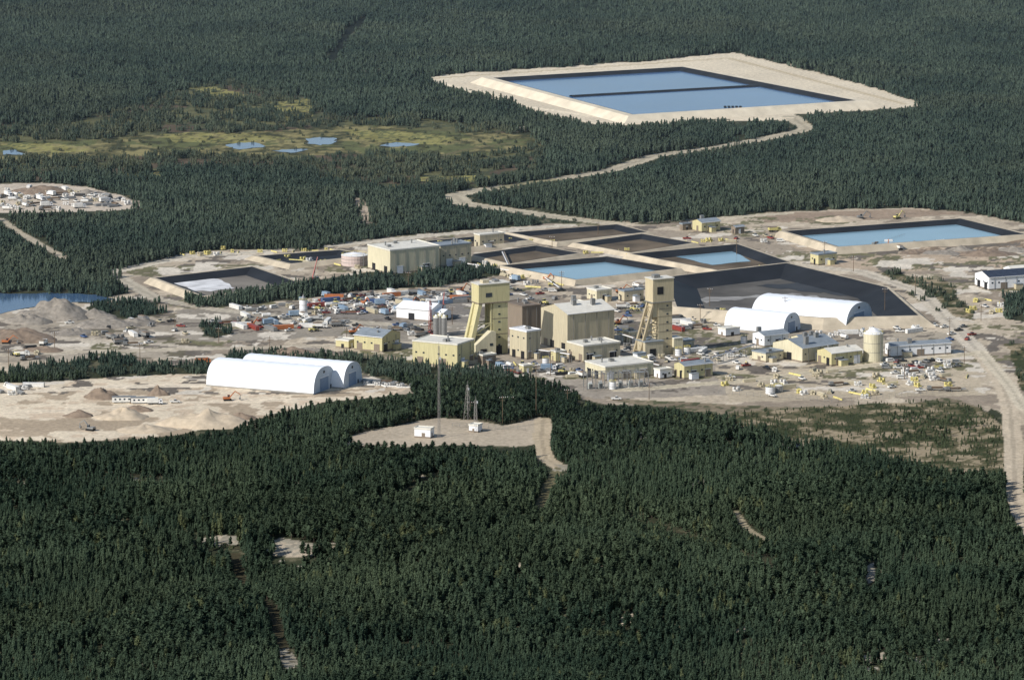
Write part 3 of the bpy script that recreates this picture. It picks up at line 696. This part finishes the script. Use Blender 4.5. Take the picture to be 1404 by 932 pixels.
# tanks / silos ---------------------------------------------------------
def tank(name,px,py,wpx,hpx,m,cone=.12,n=28):
    s=SC(py); r=wpx/2/s; h=hpx/s; e=empty(name,g3(px,py)); OCC.append((px-wpx/2-3,px+wpx/2+3,py-hpx,py+4))
    q=MB(); q.cyl(0,0,-.2,h,r,r,n,m); q.obj('shell',e)
    q=MB(); q.cyl(0,0,h,h+r*cone*2,r*1.02,r*.08,n,M_WHITE() if m!=M_WHITE() else M_STEEL()); q.cyl(0,0,h+r*cone*2,h+r*cone*2+.6,.4,.4,8,M_STEEL()); q.obj('roof',e)
    q=MB()
    for f in (.33,.66): q.cyl(0,0,h*f,h*f+.2,r*1.01,r*1.01,n,M_STEEL())
    q.beam((r*.7,-r*.75,0),(r*.7,-r*.75,h+1),.35,M_STEEL())
    for k in range(14):
        a=2*math.pi*k/14;b=2*math.pi*(k+1)/14; p=(r*.97*math.cos(a),r*.97*math.sin(a),h+1.1);p2=(r*.97*math.cos(b),r*.97*math.sin(b),h+1.1); q.beam(p,p2,.1,M_YP()); q.beam((p[0],p[1],h),p,.1,M_YP())
    q.obj('ladder_and_rail',e)
tank('concrete_silo',1197,494,27,38,CR,.3); tank('white_silo',416,431,11,20,WH,.6)
tank('storage_tank',486,363,36,14,mat('pink_tank',(196,178,170),.6,.08,.5),.1); tank('storage_tank',1056,539,13,9,WH); tank('storage_tank',1068,537,12,9,M_STEEL()); tank('storage_tank',840,533,9,10,WH,.3); 
for x,y in((598,461),(609,461),(604,458)): tank('cement_silo',x,y,8,26,M_STEEL(),.6,14)
for x,y in ((930,487),(942,485),(884,500),(1020,470),(748,500)): tank('storage_tank',x,y,9,9,WH)
# pipe racks and fences -----------------------------------------------------
def piperack(pts,h,name='pipe_rack'):
    q=MB(); st=M_STEEL(); P3=[g3(x,y) for x,y in pts]
    for a,b in zip(P3[:-1],P3[1:]):
        d=b-a; n=max(2,int(d.length/6)); u=d.normalized(); v=Vector((-u.y,u.x,0))
        for i in range(n+1):
            c=a+d*i/n
            for s in(-1,1): q.beam(c+v*s,c+v*s+Vector((0,0,h)),.25,st)
            q.beam(c-v,c+v+Vector((0,0,0)),.1,st); q.beam(c-v+Vector((0,0,h)),c+v+Vector((0,0,h)),.22,st)
        for k,(o,r) in enumerate(((-.7,.28),(0,.2),(.6,.33))): q.tube(a+v*o+Vector((0,0,h+r+.1)),b+v*o+Vector((0,0,h+r+.1)),r,8,[WH,M_STEEL(),M_TAUPE()][k])
    q.obj(name)
piperack([(740,492),(782,498)],5); piperack([(845,470),(870,478)],6); piperack([(640,365),(745,382),(768,398)],1.5); piperack([(850,500),(905,512)],4.5); piperack([(690,350),(700,372)],2); piperack([(975,500),(1035,482)],4)
def fence(pts,col=None,h=2.2):
    q=MB(); st=M_STEEL(); P3=[g3(x,y) for x,y in pts]
    for a,b in zip(P3[:-1],P3[1:]):
        d=b-a; n=max(2,int(d.length/4))
        for i in range(n+1): c=a+d*i/n; q.beam(c,c+Vector((0,0,h)),.14,st)
        for z in(h,h*.5): q.beam(a+Vector((0,0,z)),b+Vector((0,0,z)),.08,st)
    q.obj('chain_link_fence')
fence([(1240,325),(1180,345)]);fence([(985,540),(1150,552),(1330,535)]);fence([(1205,506),(1310,500)]);fence([(620,585),(720,590)])
# poles, masts ------------------------------------------------------------
def pole(px,py,hpx):
    s=SC(py);h=hpx/s; q=MB(); q.cyl(0,0,-.2,h,.2,.13,8,M_WOOD()); q.beam((-1.8,0,h-1),(1.8,0,h-1),.22,M_WOOD()); q.beam((-1.4,0,h-2.4),(1.4,0,h-2.4),.18,M_WOOD())
    for x in(-1.6,-.6,.6,1.6): q.cyl(x,0,h-.9,h-.4,.12,.08,6,M_WHITE())
    q.obj('utility_pole',None,g3(px,py),random.uniform(-.5,.5))
for a in [(689,580,38),(735,570,72),(778,562,30),(645,575,26),(1213,430,36),(1076,440,34),(973,420,26),(370,490,30),(12,505,28),(75,480,26),(192,500,30),(300,470,22),(520,470,24),(1255,400,24),(1170,372,22),(1130,352,22),(1010,350,22),(560,392,20),(757,345,22),(820,322,18),(1302,460,26),(755,515,36),(700,560,18),(1322,500,26),(890,548,24),(960,440,24),(770,395,24),(475,470,22),(620,445,26),(1345,440,24),(240,455,20),(1240,520,22)]: pole(*a)
def lattice(name,px,py,hpx,wb,wt,m,bw=.16):
    s=SC(py);h=hpx/s;q=MB(); n=max(5,int(h/3.2))
    cs=[(-1,-1),(1,-1),(1,1),(-1,1)]
    def pt(c,f): w=(wb*(1-f)+wt*f)/2; return (c[0]*w,c[1]*w,h*f)
    for c in cs: q.beam(pt(c,0),pt(c,1),bw,m,bw*.8)
    for k in range(n):
        f0,f1=k/n,(k+1)/n
        for i in range(4):
            a,b=cs[i],cs[(i+1)%4]; q.beam(pt(a,f1),pt(b,f1),bw*.55,m); q.beam(pt(a,f0),pt(b,f1),bw*.55,m)
    q.cyl(0,0,h,h+2.5,.08,.04,6,m); q.cyl(wt*.5+.5,0,h*.85,h*.85+1.2,.5,.5,8,M_WHITE())
    q.obj(name,None,g3(px,py),random.uniform(0,1))
MSTL=mat('painted_mast',(150,145,140),.5,.1,1)
lattice('radio_mast',602,600,128,1.1,.6,MSTL,.1); lattice('radio_mast',641,575,48,3,.8,MSTL); lattice('radio_mast',652,578,30,1.5,.8,MSTL)
lattice('radio_mast',590,452,40,1.6,.8,mat('red_mast',(150,60,50),.5,.1,1))
# substation --------------------------------------------------------------
def substation():
    e=empty('electrical_substation',g3(805,534),math.radians(12)); q=MB(); st=M_STEEL()
    for i in range(8):
        x=i*5.0
        for y in(0,9): q.beam((x,y,0),(x,y,8.5),.4,st)
        q.beam((x,0,8.5),(x,9,8.5),.35,st)
    for y in(0,4.5,9): q.beam((0,y,8.5),(35,y,8.5),.3,st); q.beam((0,y,6),(35,y,6),.15,st)
    q.obj('gantry',e); q=MB()
    for i in range(6):
        x=2.5+i*5.8; q.box(x-1.1,x+1.1,2,4.4,-.1,3,mat('transformer_grey',(170,174,168),.5,.08,1))
        for dx in(-.7,0,.7): q.cyl(x+dx,3.2,3,4.4,.18,.1,6,WH)
        for k in range(5): q.box(x-1.0+k*.45,x-.9+k*.45,1.5,1.98,.3,2.6,st)
    q.obj('transformers',e); q=MB()
    for i in range(19): q.beam((-3+i*2.4,-4,0),(-3+i*2.4,-4,2.2),.12,st)
    q.beam((-3,-4,2.2),(40.2,-4,2.2),.1,st);q.beam((-3,-4,1.1),(40.2,-4,1.1),.1,st); q.obj('fence',e)
substation()
# ------------------------------------------------------------------ mobile things
def paint(n,c): return mat('paint_'+n,c,.45,.12,.6,spec=.4)
COL={'white':(216,214,208),'red':(142,64,54),'blue':(72,94,134),'yellow':(206,194,124),'grey':(128,128,126),'green':(80,100,84),'orange':(176,108,66),'black':(48,48,48),'lightblue':(132,152,170),'tan':(184,174,148)}
CACHE={}
def wheels(q,xs,y,r,w):
    for x in xs:
        for s in(-1,1): q.tube((x,s*y-w/2,r),(x,s*y+w/2,r),r,10,M_RUB()); q.tube((x,s*(y+w/2)-.02,r),(x,s*(y+w/2)+.03,r),r*.5,8,M_STEEL())
def mk(kind,col='white'):
    k=(kind,col)
    if k in CACHE: return CACHE[k]
    q=MB(); p=paint(col,COL[col]); g=M_GLASS(); rb=M_RUB(); st=M_STEEL()
    if kind=='pickup_truck':
        q.prof([(-2.8,.5),(2.7,.5),(2.75,1.0),(2.6,1.15),(1.3,1.25),(-.6,1.25),(-.62,.95),(-2.8,.95)],-.95,.95,p)
        q.prof([(1.3,1.25),(.6,1.95),(-.5,2.0),(-.62,1.25)],-.85,.85,g); q.box(-.45,.55,-.8,.8,1.98,2.05,p)
        q.box(-2.8,-.65,-.95,-.85,.95,1.3,p);q.box(-2.8,-.65,.85,.95,.95,1.3,p);q.box(-2.85,-2.75,-.95,.95,.6,1.3,p); q.box(2.7,2.82,-.9,.9,.5,.75,st)
        wheels(q,(-1.75,1.75),.85,.4,.25)
    elif kind=='passenger_van':
        q.prof([(-2.6,.45),(2.5,.45),(2.6,1.1),(1.9,1.35),(1.3,2.15),(-2.5,2.2),(-2.65,1.2)],-.98,.98,p); q.box(-2.3,1.2,-1.01,1.01,1.4,1.9,g)
        q.prof([(1.95,1.36),(1.35,2.1),(1.42,2.12),(2.03,1.38)],-.85,.85,g); wheels(q,(-1.7,1.6),.88,.38,.24)
    elif kind=='box_truck':
        q.prof([(2.2,.7),(4.4,.7),(4.4,1.6),(4.1,2.7),(2.2,2.8)],-1.15,1.15,WH); q.prof([(4.43,1.65),(4.15,2.55),(4.05,2.55),(4.3,1.65)],-1.05,1.05,g); q.box(2.8,3.9,-1.18,1.18,1.7,2.4,g)
        q.box(-4.2,2.0,-1.25,1.25,1.0,3.6,p); q.box(-4.2,4.2,-.5,.5,.6,1.0,rb); wheels(q,(-3,-1.9,3.3),1.05,.5,.3)
    elif kind=='dump_truck':
        q.prof([(2,.8),(4.6,.8),(4.6,1.9),(3.9,2.9),(2,2.95)],-1.2,1.2,p); q.box(2.5,3.8,-1.23,1.23,2.0,2.6,g)
        q.prof([(-4.2,1.5),(-4.4,3.0),(1.8,3.1),(1.8,1.3)],-1.4,1.4,p); q.prof([(1.8,3.1),(3.2,3.2),(3.2,3.3),(1.8,3.3)],-1.4,1.4,p); q.box(-4.0,1.5,-1.2,1.2,3.05,3.4,MBR); q.box(-4,4,-.5,.5,.7,1.3,rb); wheels(q,(-3,-1.5,3.1),1.15,.65,.45)
    elif kind=='shipping_container':
        q.box(-6.05,6.05,-1.18,1.18,.15,2.55,p)
        for i in range(22):
            x=-5.8+i*.55; q.box(x,x+.25,-1.23,1.23,.3,2.45,p)
        for x in(-6.08,5.93):
            for y in(-1.24,1.09): q.box(x,x+.15,y,y+.15,.05,2.62,st)
        for y in(-.7,-.25,.25,.7): q.box(6.05,6.12,y-.04,y+.04,.3,2.5,st)
    elif kind=='office_trailer':
        q.box(-6.5,6.5,-1.5,1.5,.7,3.4,p); q.prof([(-6.7,3.4),(6.7,3.4),(6.7,3.55),(0,3.75),(-6.7,3.55)],-1.65,1.65,st)
        for i in range(5): x=-5.2+i*2.5; q.box(x,x+1,-1.54,1.54,1.8,2.7,g)
        q.box(3.4,4.2,-1.56,-1.4,.8,2.8,M_DARK()); q.box(3.2,4.4,-2.6,-1.57,.1,.7,M_WOOD()); wheels(q,(-1,.2),1.2,.4,.3); q.beam((6.5,0,.6),(8,0,.5),.2,st)
    elif kind=='pallet_stack':
        r=random.Random(3)
        for i in range(3):
            for j in range(2):
                for k in range(r.choice([1,1,2])):
                    x,y,z=i*1.5-1.5,j*1.4-.7,k*1.25; q.box(x-.6,x+.6,y-.6,y+.6,z,z+.14,M_WOOD()); q.box(x-.56,x+.56,y-.56,y+.56,z+.14,z+1.18,p); q.cyl(x,y,z+1.18,z+1.25,.15,.15,8,rb)
    elif kind=='pipe_stack':
        for row in range(3):
            for i in range(5-row): q.tube((-3.5,(i-2+row*.5)*.62,.35+row*.54),(3.5,(i-2+row*.5)*.62,.35+row*.54),.29,8,p)
        for x in(-2.4,2.4): q.box(x-.1,x+.1,-1.7,1.7,-.02,.06,M_WOOD())
    elif kind=='excavator':
        for s in(-1,1): q.prof([(-2.1,.1),(2.1,.1),(2.4,.55),(2.0,1),(-2.0,1),(-2.4,.55)],s*1.25-.3,s*1.25+.3,rb)
        q.prof([(-2.4,1.1),(1.4,1.1),(1.4,1.9),(-.2,2.1),(-2.5,2.2)],-1.3,1.3,p); q.prof([(0.1,1.9),(1.5,1.9),(1.3,3.1),(.1,3.1)],.2,1.25,g); q.box(.05,1.35,.15,1.3,3.1,3.2,p)
        q.beam((1.2,-.3,1.9),(4.2,-.3,5.2),.6,p,.45); q.beam((4.2,-.3,5.2),(7.2,-.3,3.2),.45,p,.3); q.beam((1.6,-.3,2.2),(3.2,-.3,4.6),.2,st)
        q.beam((7.2,-.3,3.2),(6.9,-.3,1.7),.3,st); q.prof([(6.2,1.6),(7.3,1.7),(7.2,.7),(6.4,.6)],-.9,.3,st)
    elif kind=='wheel_loader':
        q.prof([(-3,1),(0,1),(0,2.2),(-3,2.1)],-1.1,1.1,p); q.prof([(-.6,2.1),(.8,2.0),(.6,3.3),(-.5,3.3)],-.8,.8,g); q.box(-.6,.7,-.85,.85,3.3,3.42,p); q.box(0,2,-.6,.6,.9,1.6,p)
        for s in(-.6,.6): q.beam((.9,s,1.8),(3.4,s,.8),.3,p)
        q.prof([(3.2,.2),(4.6,.1),(3.7,.6),(3.3,1.5),(3.1,1.4)],-1.5,1.5,st); wheels(q,(-2,1.6),1.15,.8,.6)
    elif kind=='mobile_crane':
        q.box(-4.5,4.5,-1.2,1.2,.8,1.5,p); q.prof([(3,1.5),(4.6,1.5),(4.4,2.6),(3,2.6)],-1.1,.2,g); q.box(-2.5,.5,-1.1,1.1,1.5,2.7,p); wheels(q,(-3.6,-2,1.5,3.2),1.05,.6,.4)
        q.beam((-1.5,0,2.6),(5,0,15),.7,p,.4); q.beam((.5,0,2.2),(2,0,8.5),.3,st); q.beam((5,0,15),(5,0,8),.06,rb); q.box(4.8,5.2,-.2,.2,7.4,8,p)
    elif kind=='jersey_barrier':
        for i in range(5): q.prof([(-.3,0),(.3,0),(.12,.9),(-.12,.9)],i*2.1-5.2,i*2.1-3.2,p)
    elif kind=='fuel_tank':
        q.tube((-2.6,0,1.6),(2.6,0,1.6),1.1,14,p)
        for x in(-1.8,1.8): q.box(x-.2,x+.2,-.9,.9,0,.9,st)
        q.tube((0,0,2.6),(0,0,3.0),.3,8,st); q.beam((2.3,-.9,0),(2.3,-.9,2.8),.1,st)
    elif kind=='flatbed_trailer':
        q.box(-6,6,-1.25,1.25,1.1,1.35,p); wheels(q,(-5,-3.8,-2.6),1.0,.5,.35); q.box(3.5,3.8,-.8,.8,.1,1.1,st); q.box(-3,3,-1,1,1.36,2.1,M_WOOD()); q.box(-5.6,-3.4,-.9,.9,1.36,2.6,st)
    m=q.mesh(kind+'_'+col); CACHE[k]=m; return m
PLACED=[]
def put(kind,col,px,py,yaw=None,sc=1.0):
    yaw=math.radians(yaw) if yaw is not None else math.radians(random.choice([30,120,30,-60,15,75,0]))+random.uniform(-.15,.15)
    return place(kind,mk(kind,col),g3(px,py),yaw,None,sc)
def scatter(poly,n,kinds,mind=4.5,yaw=None):
    xs=[p[0] for p in poly]; ys=[p[1] for p in poly]; c=0;t=0
    while c<n and t<n*40:
        t+=1; x=random.uniform(min(xs),max(xs)); y=random.uniform(min(ys),max(ys))
        if not inpoly(np.array([x]),np.array([y]),poly)[0]: continue
        if any(a<x<b and u<y<v for a,b,u,v in OCC if y>v-9): continue
        w=g3(x,y)
        if any((w-p).length<mind for p in PLACED[-400:]): continue
        k,col=random.choice(kinds); PLACED.append(w); put(k,col,x,y,yaw); c+=1
PK=[('pickup_truck',c) for c in('white','white','white','red','blue','grey','black','tan')]+[('passenger_van','white'),('passenger_van','grey')]
CT=[('shipping_container',c) for c in('white','white','red','blue','orange','grey','tan','lightblue')]
MC=[('pipe_stack','grey'),('pipe_stack','black'),('pallet_stack','white'),('pallet_stack','grey'),('pallet_stack','tan'),('fuel_tank','white'),('flatbed_trailer','grey'),('flatbed_trailer','red'),('wheel_loader','yellow'),('excavator','orange'),('dump_truck','white'),('box_truck','white'),('box_truck','lightblue'),('dump_truck','grey')]
YP=[('pallet_stack','yellow'),('pallet_stack','tan'),('jersey_barrier','yellow'),('pipe_stack','tan'),('pallet_stack','white')]
PKM=PK*2+MC
scatter([(440,407),(530,403),(640,400),(645,414),(560,420),(535,434),(440,430)],110,PKM+CT,3.8)
scatter([(310,422),(440,412),(440,440),(330,440)],30,PKM+CT[:4],4.5)
scatter([(270,440),(440,436),(470,448),(400,462),(330,452)],26,PKM+CT,5.5)
scatter([(455,440),(540,436),(560,456),(480,460)],14,PKM)
scatter([(0,262),(60,258),(150,268),(190,282),(100,288),(0,288)],80,[('pallet_stack','white'),('pallet_stack','white'),('pipe_stack','grey'),('pallet_stack','tan'),('pickup_truck','white'),('fuel_tank','white'),('flatbed_trailer','grey'),('box_truck','white'),('pipe_stack','black')],4.2)
scatter([(90,440),(240,440),(270,470),(120,478)],26,PKM+CT,6)
scatter([(0,465),(60,470),(60,495),(0,495)],7,MC,7)
scatter([(0,525),(50,528),(40,542),(0,542)],8,[('pallet_stack','white'),('pipe_stack','grey'),('shipping_container','white')],5)
scatter([(640,498),(800,500),(800,520),(700,512)],30,PKM+YP,4.2)
scatter([(840,478),(985,478),(985,500),(900,500)],24,PKM+CT[:3],4.2)
scatter([(985,512),(1320,497),(1330,520),(1300,530),(1040,545),(990,535)],50,YP+YP+[('pipe_stack','tan'),('pallet_stack','white'),('flatbed_trailer','grey'),('shipping_container','tan'),('pickup_truck','white')],5)
scatter([(1000,480),(1060,478),(1065,505),(1000,508)],12,YP+PK,4.5)
scatter([(1205,492),(1310,490),(1315,504),(1215,508)],16,PK+[('shipping_container','white')],4.5)
scatter([(1225,508),(1300,508),(1290,520),(1230,520)],8,[('passenger_van','white'),('pallet_stack','white'),('pickup_truck','white')],5)
scatter([(925,425),(1000,425),(990,450),(930,460)],20,PKM+CT[:3]+YP,5)
scatter([(1100,452),(1260,450),(1250,462),(1110,466)],14,[('pallet_stack','white'),('shipping_container','white'),('fuel_tank','white'),('pickup_truck','white')],5)
scatter([(1320,400),(1376,402),(1376,430),(1330,432)],10,YP+[('pickup_truck','white')],5)
scatter([(355,350),(470,362),(560,368),(500,370),(350,356)],14,YP,4)
scatter([(845,398),(885,392),(880,432),(845,440)],14,PKM,4.5)
scatter([(690,372),(790,386),(760,396),(690,392)],14,YP+MC,5)
scatter([(690,396),(800,400),(800,414),(760,420),(700,410)],12,PKM,5)
scatter([(560,340),(650,336),(650,330),(560,336)],5,YP,4)
scatter([(640,362),(700,362),(700,372),(640,372)],6,YP,4)
scatter([(900,330),(1070,322),(1080,335),(1000,332)],10,YP+PK,6)
scatter([(1200,334),(1330,330),(1300,338),(1180,346)],7,MC,7)
scatter([(1280,445),(1340,450),(1330,470),(1290,466)],8,PK,6)
scatter([(760,446),(846,486),(900,478),(860,440)],14,PKM,4.5)
scatter([(1110,540),(1200,533),(1210,545),(1140,550)],8,YP,5)
scatter([(545,446),(600,446),(590,462),(550,462)],9,PKM,5)
scatter([(235,345),(330,340),(330,350),(240,352)],5,YP,5)
for x,y,k,c,yw in [(312,549,'excavator','orange',10),(170,552,'office_trailer','white',5),(196,553,'office_trailer','white',4),(212,554,'box_truck','white',5),(430,386,'mobile_crane','red',60),(124,590,'excavator','grey',150),(1180,300,'excavator','grey',20),(240,552,'pickup_truck','white',10),(1310,536,'flatbed_trailer','grey',10),(1285,535,'flatbed_trailer','grey',5),(1262,536,'pickup_truck','white',10),(845,548,'pickup_truck','white',5),(30,488,'dump_truck','white',0),(278,498,'dump_truck','orange',10),(1062,318,'dump_truck','yellow',20),(650,590,'fuel_tank','white',10),(1230,300,'excavator','yellow',40),(875,600,'shipping_container','white',10),(1000,601,'pickup_truck','white',20),(1090,616,'fuel_tank','white',30),(607,436,'mobile_crane','red',80),(530,526,'flatbed_trailer','grey',8)]: put(k,c,x,y,yw)
for x0,x1,y0,y1,n in [(230,340,350,345,8),(355,470,346,343,8),(640,700,342,337,5),(700,790,330,334,7),(800,870,348,343,5),(935,1010,334,329,6),(860,935,352,346,5),(1010,1070,375,362,4),(500,560,527,532,8)]:
    for i in range(n):
        t=(i+random.random()*.5)/n; put('jersey_barrier' if i%2 else 'pallet_stack','yellow' if x0!=500 else 'white',x0+(x1-x0)*t,y0+(y1-y0)*t,random.choice([0,90,30]),.8)
for i in range(7): put('pipe_stack','grey',500+i*13,524+i*1.4,100,1.0)
# ------------------------------------------------------------------ haze (real scattering air over the distant land)
q=MB(); hz=bpy.data.materials.new('haze_air'); hz.use_nodes=True; N=hz.node_tree.nodes; L=hz.node_tree.links; N.clear()
vs=N.new('ShaderNodeVolumeScatter'); vs.inputs['Color'].default_value=(.66,.83,1,1); vs.inputs['Density'].default_value=2.5e-5; vs.inputs['Anisotropy'].default_value=0
om=N.new('ShaderNodeOutputMaterial'); L.new(vs.outputs[0],om.inputs['Volume'])
q.box(-9000,9000,2500,14000,-60,300,hz); q.obj('atmospheric_haze')
# ------------------------------------------------------------------ light, sky, camera
el=math.radians(35); sx,sy=-.80,-.60; l=math.hypot(sx,sy); S=Vector((sx/l*math.cos(el),sy/l*math.cos(el),math.sin(el)))
sun=bpy.data.lights.new('sun','SUN'); sun.energy=5; sun.angle=math.radians(.5); sun.color=(1,.96,.905); so=bpy.data.objects.new('sun',sun); scene.collection.objects.link(so); so.rotation_euler=(-S).to_track_quat('-Z','Y').to_euler(); so.location=(0,2500,900)
w=bpy.data.worlds.new('World'); scene.world=w; w.use_nodes=True; N=w.node_tree.nodes; L=w.node_tree.links
sk=N.new('ShaderNodeTexSky'); sk.sky_type='NISHITA'; sk.sun_disc=False; sk.sun_elevation=el; sk.sun_rotation=math.atan2(sx,sy); sk.air_density=1; sk.dust_density=.6
L.new(sk.outputs[0],N['Background'].inputs['Color']); N['Background'].inputs['Strength'].default_value=.11
cam=bpy.data.cameras.new('camera'); co=bpy.data.objects.new('camera',cam); scene.collection.objects.link(co); co.location=(0,0,H); co.rotation_euler=(math.radians(80),0,0)
cam.lens=36*F/1404; cam.sensor_width=36; cam.clip_start=1; cam.clip_end=300000; scene.camera=co
scene.view_settings.view_transform='Standard'; scene.view_settings.look='None'; scene.view_settings.exposure=0
